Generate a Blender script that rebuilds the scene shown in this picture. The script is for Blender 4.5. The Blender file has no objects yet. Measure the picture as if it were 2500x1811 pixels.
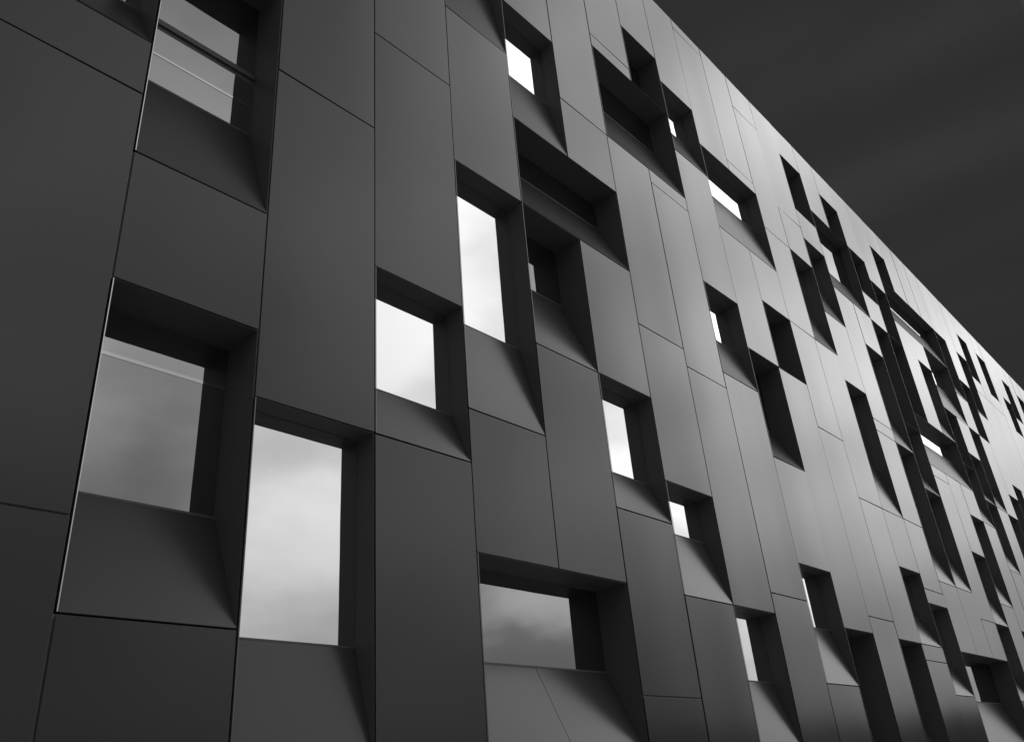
import bpy, bmesh, math, random
from mathutils import Matrix, Vector
random.seed(7)
S = bpy.context.scene
C = S.collection

# ------------------------------------------------------------------ camera
W, H, Z0 = 1.0, 0.24742, 0.0          # column width, height module, level of module 0
R = Matrix(((0.6766428364111798, -0.2915262219683096, -0.6761412085044445),
            (-0.7323709899404349, -0.3613424314239948, -0.577117302066312),
            (-0.07607368156356137, 0.8856884944242617, -0.45800511549080647)))
cam = bpy.data.objects.new('camera', bpy.data.cameras.new('camera'))
C.objects.link(cam)
cam.matrix_world = Matrix.Translation((-1.59631, -4.43983, -0.00726)) @ R.to_4x4()
cam.data.sensor_width = 36.0
cam.data.lens = 29.3236
cam.data.clip_start = 0.05
cam.data.clip_end = 3000
S.camera = cam
S.render.resolution_x, S.render.resolution_y = 1024, 741

# ------------------------------------------------------------------ view transform
S.view_settings.view_transform = 'Standard'
S.view_settings.look = 'None'
S.view_settings.exposure = 0.0
S.view_settings.gamma = 1.0
S.view_settings.use_curve_mapping = False

# ------------------------------------------------------------------ sky (black and white, cloud bank in front of the facade)
SUN_EL, SUN_ROT = math.radians(38), math.radians(20)      # sun stands behind the building
world = bpy.data.worlds.new('World'); S.world = world
world.use_nodes = True
wn, wl = world.node_tree.nodes, world.node_tree.links
wn.clear()
def N(kind, **kw):
    n = wn.new(kind)
    for k, v in kw.items(): setattr(n, k, v)
    return n
def M(op, a, b=None, clamp=False):
    n = N('ShaderNodeMath', operation=op, use_clamp=clamp)
    for i, v in enumerate((a, b)):
        if v is None: continue
        if isinstance(v, (int, float)): n.inputs[i].default_value = v
        else: wl.new(v, n.inputs[i])
    return n.outputs[0]
def MR(v, a, b, c, d, smooth=True):
    n = N('ShaderNodeMapRange', interpolation_type='SMOOTHSTEP' if smooth else 'LINEAR')
    wl.new(v, n.inputs[0])
    for i, x in enumerate((a, b, c, d)): n.inputs[i + 1].default_value = x
    return n.outputs[0]
tc = N('ShaderNodeTexCoord')
sep = N('ShaderNodeSeparateXYZ'); wl.new(tc.outputs['Generated'], sep.inputs[0])
dx, dy, dz = sep.outputs
sky = N('ShaderNodeTexSky', sky_type='NISHITA', sun_disc=False, sun_elevation=SUN_EL, sun_rotation=SUN_ROT)
bw = N('ShaderNodeRGBToBW'); wl.new(sky.outputs[0], bw.inputs[0])
# deep filtered sky: nearly even dark grey
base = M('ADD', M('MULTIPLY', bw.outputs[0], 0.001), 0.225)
mp = N('ShaderNodeMapping'); wl.new(tc.outputs['Generated'], mp.inputs[0])
mp.inputs['Scale'].default_value = (1.2, 1.2, 4.2)
mp.inputs['Rotation'].default_value = (0.35, 0.5, 0.2)
nz = N('ShaderNodeTexNoise'); wl.new(mp.outputs[0], nz.inputs[0])
nz.inputs['Scale'].default_value = 1.7; nz.inputs['Detail'].default_value = 5; nz.inputs['Roughness'].default_value = 0.5
streak = MR(nz.outputs[0], 0.5, 0.8, 0.0, 0.10)
def dot(v):
    n = N('ShaderNodeVectorMath', operation='DOT_PRODUCT'); wl.new(tc.outputs['Generated'], n.inputs[0]); n.inputs[1].default_value = v
    return n.outputs['Value']
def band(v, w, amt):                       # a long thin cirrus streak
    return MR(M('ABSOLUTE', dot(v)), 0.0, w, amt, 0.0)
wisp = MR(nz.outputs[0], 0.35, 0.6, 0.35, 1.0)
cirrus = M('ADD', band((-0.555, -0.116, 0.824), 0.06, 0.10), M('ADD', band((-0.635, -0.167, 0.754), 0.05, 0.035), band((-0.482, -0.051, 0.875), 0.04, 0.025)))
cirrus = M('MULTIPLY', M('MULTIPLY', cirrus, wisp), MR(dy, 0.34, 0.05, 0.1, 1.0))
dark = M('ADD', M('ADD', base, M('MULTIPLY', streak, 0.5)), cirrus)
# grey cloud added out of view to dim the sheen on the far panels
fd = dot((0.852, -0.15, 0.502))
grey = MR(fd, 0.990, 0.9995, 1.0, 0.66)
west = MR(dx, 0.36, 0.48, 1.0, 0.0)
dim = M('SUBTRACT', 1.0, M('MULTIPLY', west, M('ADD', MR(dz, 0.30, 0.50, 0.5, 0.0), MR(dz, 0.60, 0.70, 0.0, 0.22))))
# bright cloud bank on the other side of the street
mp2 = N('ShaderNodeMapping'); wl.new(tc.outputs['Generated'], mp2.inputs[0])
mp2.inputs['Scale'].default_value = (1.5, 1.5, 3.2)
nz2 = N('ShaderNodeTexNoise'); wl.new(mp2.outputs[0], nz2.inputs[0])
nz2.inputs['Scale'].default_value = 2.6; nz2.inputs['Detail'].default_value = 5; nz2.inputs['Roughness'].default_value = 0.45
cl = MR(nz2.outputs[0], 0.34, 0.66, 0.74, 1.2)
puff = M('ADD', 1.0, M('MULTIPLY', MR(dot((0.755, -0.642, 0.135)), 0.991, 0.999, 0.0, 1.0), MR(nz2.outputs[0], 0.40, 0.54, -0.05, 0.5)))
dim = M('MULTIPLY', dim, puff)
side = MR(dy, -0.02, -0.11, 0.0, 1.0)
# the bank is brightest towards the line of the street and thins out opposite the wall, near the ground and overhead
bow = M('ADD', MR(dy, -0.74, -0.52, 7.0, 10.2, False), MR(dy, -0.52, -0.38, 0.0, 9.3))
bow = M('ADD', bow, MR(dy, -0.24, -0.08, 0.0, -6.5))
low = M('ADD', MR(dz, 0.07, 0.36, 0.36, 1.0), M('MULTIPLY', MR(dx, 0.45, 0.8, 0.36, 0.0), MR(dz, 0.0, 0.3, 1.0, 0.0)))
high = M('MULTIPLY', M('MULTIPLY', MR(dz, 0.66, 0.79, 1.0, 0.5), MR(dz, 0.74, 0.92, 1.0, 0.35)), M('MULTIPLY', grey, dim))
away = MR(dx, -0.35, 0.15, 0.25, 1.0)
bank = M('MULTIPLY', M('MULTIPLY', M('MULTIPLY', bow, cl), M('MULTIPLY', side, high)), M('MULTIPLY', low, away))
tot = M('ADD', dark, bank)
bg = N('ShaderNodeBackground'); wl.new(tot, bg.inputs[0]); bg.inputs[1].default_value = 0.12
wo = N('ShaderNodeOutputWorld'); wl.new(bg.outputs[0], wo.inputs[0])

# ------------------------------------------------------------------ sun (behind the building: the facade is in shade)
sd = bpy.data.lights.new('sun', 'SUN'); sd.energy = 0.6; sd.angle = math.radians(12); sd.color = (1, 1, 1)
sun = bpy.data.objects.new('sun', sd); C.objects.link(sun)
sv = Vector((math.sin(SUN_ROT) * math.cos(SUN_EL), math.cos(SUN_ROT) * math.cos(SUN_EL), math.sin(SUN_EL)))
sun.rotation_euler = sv.to_track_quat('Z', 'Y').to_euler()

# ------------------------------------------------------------------ materials
def mat(name, base, rough, metal=0.0, ior=1.5, var=0.0, bump=None, rvar=0.0, coat=0.0, spec=None):
    m = bpy.data.materials.new(name); m.use_nodes = True
    nt = m.node_tree; b = nt.nodes['Principled BSDF']
    b.inputs['Base Color'].default_value = (base, base, base, 1)
    b.inputs['Roughness'].default_value = rough
    b.inputs['Metallic'].default_value = metal
    b.inputs['IOR'].default_value = ior
    def math_(op, a, c):
        n = nt.nodes.new('ShaderNodeMath'); n.operation = op
        for i, v in enumerate((a, c)):
            if isinstance(v, (int, float)): n.inputs[i].default_value = v
            else: nt.links.new(v, n.inputs[i])
        return n.outputs[0]
    oi = nt.nodes.new('ShaderNodeObjectInfo')
    geo = nt.nodes.new('ShaderNodeNewGeometry')
    if var:
        n1 = nt.nodes.new('ShaderNodeTexNoise'); n1.inputs['Scale'].default_value = 0.9; n1.inputs['Detail'].default_value = 3
        nt.links.new(geo.outputs['Position'], n1.inputs[0])
        v = math_('ADD', math_('MULTIPLY', oi.outputs['Random'], var * base), math_('MULTIPLY', n1.outputs[0], var * base))
        v = math_('ADD', v, base * (1 - var))
        cmb = nt.nodes.new('ShaderNodeCombineColor')
        for i in range(3): nt.links.new(v, cmb.inputs[i])
        nt.links.new(cmb.outputs[0], b.inputs['Base Color'])
    if rvar:
        n2 = nt.nodes.new('ShaderNodeTexNoise'); n2.inputs['Scale'].default_value = 2.0; n2.inputs['Detail'].default_value = 4
        nt.links.new(geo.outputs['Position'], n2.inputs[0])
        r = math_('ADD', math_('MULTIPLY', n2.outputs[0], rvar), rough - rvar * 0.5)
        r = math_('ADD', r, math_('MULTIPLY', math_('SUBTRACT', oi.outputs['Random'], 0.5), rvar))
        nt.links.new(r, b.inputs['Roughness'])
    if bump:
        sc, dist, stretch = bump
        mpn = nt.nodes.new('ShaderNodeMapping'); mpn.inputs['Scale'].default_value = (1, 1, stretch)
        # every sheet is dished a little differently
        off = nt.nodes.new('ShaderNodeVectorMath'); off.operation = 'ADD'
        mul = math_('MULTIPLY', oi.outputs['Random'], 9)
        nt.links.new(geo.outputs['Position'], off.inputs[0]); nt.links.new(mul, off.inputs[1])
        nt.links.new(off.outputs[0], mpn.inputs[0])
        n3 = nt.nodes.new('ShaderNodeTexNoise'); n3.inputs['Scale'].default_value = sc; n3.inputs['Detail'].default_value = 0.0
        nt.links.new(mpn.outputs[0], n3.inputs[0])
        bp = nt.nodes.new('ShaderNodeBump'); bp.inputs['Strength'].default_value = 1.0; bp.inputs['Distance'].default_value = dist
        nt.links.new(n3.outputs[0], bp.inputs['Height']); nt.links.new(bp.outputs[0], b.inputs['Normal'])
    return m
MS = mat('satin_sill', 0.06, 0.25, ior=1.37, var=0.1)
MP = mat('satin_panel', 0.034, 0.17, ior=1.5, var=0.12, rvar=0.02, bump=(0.9, 0.02, 0.25))
MJ = mat('paled_reveal', 0.105, 0.42, ior=1.25, var=0.1)  # panel metal made paler here, to lift the shade inside the recesses
MB = mat('dark_backing', 0.32, 0.8, ior=1.2)
MT = mat('bright_glint', 0.6, 0.35, metal=1.0)  # lit copy of the edge strip, a highlight put into the colour
MT2 = mat('dull_glint', 0.16, 0.35, metal=1.0)  # dimmer copy of the same edge highlight
MF = mat('window_frame', 0.12, 0.5, ior=1.3)
MG = mat('concrete_paving', 0.42, 0.9, var=0.4)
MH = mat('distant_wood', 0.05, 0.95)
MR_ = mat('roof_membrane', 0.15, 0.8, var=0.2)
def glass(name, refl, wav):
    m = bpy.data.materials.new(name); m.use_nodes = True
    nt = m.node_tree; nt.nodes.clear()
    o = nt.nodes.new('ShaderNodeOutputMaterial')
    mx = nt.nodes.new('ShaderNodeMixShader')
    d = nt.nodes.new('ShaderNodeBsdfDiffuse'); d.inputs[0].default_value = (0.02, 0.02, 0.02, 1)
    g = nt.nodes.new('ShaderNodeBsdfGlossy'); g.inputs[0].default_value = (0.97, 0.97, 0.97, 1); g.inputs['Roughness'].default_value = 0.015
    lw = nt.nodes.new('ShaderNodeFresnel'); lw.inputs[0].default_value = 1.5
    mr = nt.nodes.new('ShaderNodeMapRange')
    mr.inputs[1].default_value = 0.04; mr.inputs[2].default_value = 1.0
    mr.inputs[3].default_value = refl; mr.inputs[4].default_value = 1.0 if refl > 0.5 else 0.55
    nt.links.new(lw.outputs[0], mr.inputs[0]); nt.links.new(mr.outputs[0], mx.inputs[0])
    nt.links.new(d.outputs[0], mx.inputs[1]); nt.links.new(g.outputs[0], mx.inputs[2])
    geo = nt.nodes.new('ShaderNodeNewGeometry')
    n3 = nt.nodes.new('ShaderNodeTexNoise'); n3.inputs['Scale'].default_value = 1.3
    nt.links.new(geo.outputs['Position'], n3.inputs[0])
    bp = nt.nodes.new('ShaderNodeBump'); bp.inputs['Distance'].default_value = wav
    nt.links.new(n3.outputs[0], bp.inputs['Height']); nt.links.new(bp.outputs[0], g.inputs['Normal'])
    nt.links.new(mx.outputs[0], o.inputs[0])
    return m
GB = glass('mirror_glass', 0.75, 0.002)       # bright coated panes
GD = glass('clear_glass', 0.30, 0.002)        # panes of the deep windows
GL = glass('glossy_band_glass', 0.38, 0.002); GR = glass('glossy_line_glass', 0.5, 0.002)

# ------------------------------------------------------------------ helpers
def obj(name, bm, m, parent=None, label=None):
    me = bpy.data.meshes.new(name); bmesh.ops.recalc_face_normals(bm, faces=bm.faces); bm.to_mesh(me); bm.free()
    me.materials.append(m)
    o = bpy.data.objects.new(name, me); C.objects.link(o)
    if parent is not None: o.parent = parent
    if label: o['label'] = label
    return o
def box(bm, x0, x1, y0, y1, z0, z1, bev=0.0):
    b = bmesh.new() if bev else bm
    vs = [b.verts.new((x, y, z)) for z in (z0, z1) for y in (y0, y1) for x in (x0, x1)]
    for f in ((0, 2, 3, 1), (4, 5, 7, 6), (0, 1, 5, 4), (2, 6, 7, 3), (0, 4, 6, 2), (1, 3, 7, 5)):
        b.faces.new([vs[i] for i in f])
    if bev:
        bmesh.ops.recalc_face_normals(b, faces=b.faces)
        bmesh.ops.bevel(b, geom=list(b.edges), offset=bev, segments=2, affect='EDGES', profile=0.5)
        tmp = bpy.data.meshes.new('t'); b.to_mesh(tmp); b.free(); bm.from_mesh(tmp); bpy.data.meshes.remove(tmp)
def prism_x(bm, x0, x1, poly):             # closed outline in (y, z) swept along x
    a = [bm.verts.new((x0, y, z)) for y, z in poly]; b = [bm.verts.new((x1, y, z)) for y, z in poly]
    n = len(poly)
    bm.faces.new(a); bm.faces.new(b[::-1])
    for i in range(n): bm.faces.new((a[i], b[i], b[(i + 1) % n], a[(i + 1) % n]))
def structure(o): o['kind'] = 'structure'; return o

# ------------------------------------------------------------------ the facade grid
G = 0.0075            # half a joint
T = 0.014              # panel thickness
SH, DP = 0.195, 0.355 # depth of the shallow and of the deep windows
LEFT, RIGHT, BOT, TOP = -7, 46, -6, 51.3
# (first column, last column + 1, top, glass bottom, sill foot, deep)
OPEN = [
 (-1,0,28,22.6,20,1),(0,1,26,20.1,16,1),(0,1,12,7.06,4,1),(1,2,10,4,1,0),(2,3,16,12,10,0),
 (3,4,41,37,32,0),(3,4,23,16,12,0),(3,5,7,4,1,1),(4,5,36,32,28,0),(4,6,28,26.4,23,1),(4,5,23,20,16,1),
 (5,6,16,12,10,0),(6,7,12,10,7,0),(6,8,39,36.5,32,1),(7,8,44,41,39,1),(7,8,7,4,1,0),
 (8,9,42,39,36,0),(8,9,26,23,20,0),(9,11,39,36,32,0),(9,10,23,19,16,1),(9,10,10,7,4,0),
 (10,11,28,25,23,1),(10,11,7,2,-1,1),(12,13,36,31,28,0),(12,13,7,3,-1,1),(13,14,48,44,42,1),
 (13,14,39,35,32,0),(13,14,26,20,16,0),(13,14,12,9,7,0),(14,16,44,39,36,0),(15,16,48,46,44,1),
 (14,15,10,6,4,0),(15,16,32,26,23,0),(15,16,23,15,12,0),(15,18,7,4,0,1),(16,17,44,41,39,0),
 (17,18,42,39,36,1),(16,17,36,28,26,1),(17,18,36,30,28,1),(16,17,26,22,20,0),(16,17,20,15,12,0),
 (17,20,28,26,23,0),(18,19,48,46,44,1),(18,22,44,42,39,0),(22,23,44,39,36,0),(18,19,16,13,10,0),
 (18,19,10,6,4,0),(19,20,36,31,28,0),(19,20,20,15,12,0),(20,22,39,36,32,0),(20,21,32,28,26,1),
 (20,21,26,23,20,0),(21,22,28,25,23,0),(21,22,23,19,16,0),(20,22,10,6,3,1),(22,23,32,26,23,0),
 (23,24,39,35,32,1),(24,25,44,40,36,1),(25,26,48,44,42,1),(23,24,23,18,14,0),(24,25,26,22,20,0),
 (25,26,28,25,23,0),(27,28,48,44,42,1),(29,30,44,41,39,1),(30,31,48,44,42,1),(32,33,48,44,42,1),
]
SEAMS = {-5:[22,10],-4:[30,16],-3:[24,8],-2:[28,14,2],-1:[18,6],0:[36],1:[22,38],2:[27,42],3:[],4:[46],5:[32,3],6:[40,20],7:[31,19],8:[8],9:[50.4],
 10:[40],11:[48,36,28,20,8],12:[40,16],13:[6],14:[24,23,16,11],15:[],16:[],17:[22,10],19:[],20:[],22:[],
 23:[],24:[],25:[40],26:[40,28],27:[40,28],28:[42],31:[44],33:[44],34:[30],35:[42,20],36:[36],38:[44,24],40:[32],42:[40],44:[28]}
for i in range(len(OPEN)):
    a = OPEN[i]
    for b in OPEN[i+1:]:
        if a[0] < b[1] and b[0] < a[1] and a[4] < b[2] and b[4] < a[2]: print('OVERLAP', a, b)

bld = bpy.data.objects.new('office_building', None); C.objects.link(bld); bld.location = (LEFT, 0, -1.6)
bld['label'] = 'office building clad in dark satin metal panels with scattered recessed windows'
bld['category'] = 'building'
bpy.context.view_layer.update()
def part(name, bm, m, parent=None, label=None):
    o = obj(name, bm, m, parent or bld, label)
    if parent is None: o.matrix_parent_inverse = bld.matrix_world.inverted()
    return o
zz = lambda m: m * H + Z0

# panels and the wall behind their joints
panels = []; wall = bmesh.new()
def quad(bm, pts): bm.faces.new([bm.verts.new(p) for p in pts])
for c in range(LEFT, RIGHT):
    ops = sorted([(o[4], o[2]) for o in OPEN if o[0] <= c < o[1]])
    lo = BOT; solid = []
    for a, b in ops:
        if a > lo: solid.append((lo, a))
        lo = b
    solid.append((lo, TOP))
    for a, b in solid:
        box(wall, c, c + 1, T + 0.008, T + 0.10, zz(a), zz(b))
        cuts = [a] + sorted(s for s in SEAMS.get(c, []) if a < s < b) + [b]
        for p, q_ in zip(cuts, cuts[1:]): panels.append((c, p, q_))
def seen(c, a, b):                       # size in the picture
    x, z = c + .5 + 1.6, (a + b) / 2 * H
    d2 = x * x + z * z + 19.7
    return (b - a) * H * 4.4 / d2 ** 1.5 * (1 if -1 <= c < 34 and b > 1 else 0.02)
panels.sort(key=lambda p: -seen(*p))
rest = bmesh.new()
for i, (c, a, b) in enumerate(panels):
    z0, z1 = zz(a) + G, zz(b) - G
    if b == TOP: z1 = zz(b)
    bm = bmesh.new() if i < 100 else rest
    n0 = len(bm.verts)
    box(bm, c + G, c + 1 - G, 0, T, z0, z1, bev=0.0008)
    tx, tz = random.uniform(-.006, .006), random.uniform(-.0012, .0012)      # no sheet hangs quite true
    bm.verts.ensure_lookup_table()
    for v in bm.verts[n0:]: v.co.y += (v.co.x - c - .5) * tx + (v.co.z - (z0 + z1) / 2) * tz
    if i < 100: part('cladding_panel', bm, MP)
o = part('cladding_panel', rest, MP); o['kind'] = 'stuff'
part('backing_wall', wall, MB)

# windows
for (c0, c1, top, gb, sb, deep) in OPEN:
    D = DP if deep else SH
    x0, x1 = c0 + G, c1 - G
    zt, zg, zs = zz(top) - G * .2, zz(gb), zz(sb) + G
    th = 0.0015
    fr = bmesh.new()                                        # frame round the pane
    fw = 0.008 if deep else 0.004
    box(fr, x0, x1, D + 0.001, D + 0.05, zt - fw, zt); box(fr, x0, x1, D + 0.001, D + 0.05, zg - .01, zg + fw * .6)
    box(fr, x0, x0 + fw, D + 0.001, D + 0.05, zg + fw * .6, zt - fw); box(fr, x1 - fw, x1, D + 0.001, D + 0.05, zg + fw * .6, zt - fw)
    if (c0, top) == (0, 26):                                # transom between upper and lower pane
        ta, tb = zz(22.3), zz(22.78)
        box(fr, x0 + fw, x1 - fw, D + 0.001, D + 0.05, ta, tb)
        box(fr, x0 + fw, x1 - fw, D - 0.02, D - 0.004, ta + .045, ta + .075)
        box(fr, x0 + fw, x1 - fw, D - 0.012, D - 0.004, tb - .04, tb - .02)
    w = part('window', fr, MF)
    panes = [(zg + fw * .6, zt - fw)]
    if (c0, top) == (0, 26): panes = [(zg + fw * .6, ta), (tb, zt - fw)]
    for a, b in panes:
        g = bmesh.new(); box(g, x0 + fw, x1 - fw, D + 0.0005, D + 0.012, a, b)
        part('glass', g, GD if deep or (c0, top) in ((14, 44), (18, 44), (16, 44), (22, 44)) else GB, w)
    if (c0, top) in ((0, 12), (0, 26)):                     # shinier glass strips laid over the pane
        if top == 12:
            g = bmesh.new(); box(g, x0 + fw, x1 - fw, D - 0.0015, D - 0.0002, zz(10.78), zt - fw); part('glossy_band', g, GL, w)
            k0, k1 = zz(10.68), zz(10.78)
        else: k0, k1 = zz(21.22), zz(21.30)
        g = bmesh.new(); box(g, x0 + fw, x1 - fw, D - 0.0025, D - 0.0002, k0, k1); part('glossy_line', g, GR, w)
    s = bmesh.new(); box(s, x0 + th, x1 - th, 0.004, D + .05, zt, zt + th)
    part('soffit', s, MJ, w)
    # jambs follow the sloping sill down to its foot
    prof = [(0.004, zt), (D + .05, zt), (D + .05, zg), (0.004, zs)]
    j = bmesh.new(); prism_x(j, x1 - th, x1, prof); part('jamb', j, MJ, w)
    j = bmesh.new(); prism_x(j, x0, x0 + th, prof); part('jamb', j, MJ, w)
    e = bmesh.new(); box(e, x0 - .001, x0 + .0045, -0.0035, -0.0005, zs, zt - .004)  # added strip standing for light caught on the folded lip
    part('edge_glint', e, MT if c0 == 0 else MT2, w)
    for c in range(c0, c1):                                 # one sloping sheet per column
        sx0 = x0 + th if c == c0 else c + .003
        sx1 = x1 - th if c == c1 - 1 else c + 1 - .003
        p = bmesh.new()
        prism_x(p, sx0, sx1, [(0.0, zs), (D + .0, zg - .012), (D + .0, zg - .04), (0.006, zs - .004)])
        part('sill_panel', p, MS, w)

# body, roof and coping
b = bmesh.new(); box(b, LEFT + .05, RIGHT - .05, 0.60, 16, zz(BOT), zz(TOP) - .4); part('core', b, MB)
b = bmesh.new(); box(b, LEFT, RIGHT, 0.15, 16.2, zz(TOP) - .39, zz(TOP) - .2); part('roof', b, MR_)
b = bmesh.new(); box(b, LEFT, RIGHT, T + 0.004, 0.32, zz(TOP) - .05, zz(TOP) - .004); part('coping', b, MP)
b = bmesh.new()
box(b, LEFT - .02, LEFT, 0, 16.2, -1.6, zz(TOP)); box(b, RIGHT, RIGHT + .02, 0, 16.2, -1.6, zz(TOP)); box(b, LEFT, RIGHT, 16.2, 16.22, -1.6, zz(TOP))
part('side_wall', b, MP)
b = bmesh.new(); box(b, LEFT, RIGHT, 0.02, 0.4, -1.6, zz(BOT)); part('plinth', b, MB)

# ------------------------------------------------------------------ ground and the far side of the street
bm = bmesh.new(); quad(bm, ((-900, -900, -1.6), (900, -900, -1.6), (900, 900, -1.6), (-900, 900, -1.6)))
structure(obj('ground', bm, MG))
bm = bmesh.new()
n = 90; pr = []
for i in range(n + 1):
    a = math.radians(182 + 178 * i / n)
    r = 260
    h = 14.0 + 3.0 * random.random() + 2 * math.sin(i * .37)
    pr.append((r * math.cos(a), r * math.sin(a), h))
for (xa, ya, ha), (xb, yb, hb) in zip(pr, pr[1:]):
    k = 1.12
    v = [bm.verts.new(p) for p in ((xa, ya, -1.7), (xb, yb, -1.7), (xb * 1.03, yb * 1.03, hb), (xa * 1.03, ya * 1.03, ha),
                                   (xa * k, ya * k, -1.7), (xb * k, yb * k, -1.7))]
    bm.faces.new((v[0], v[1], v[2], v[3])); bm.faces.new((v[3], v[2], v[5], v[4]))
structure(obj('hills', bm, MH))
S.render.engine = 'CYCLES'
print('panels', len(panels), 'windows', len(OPEN))
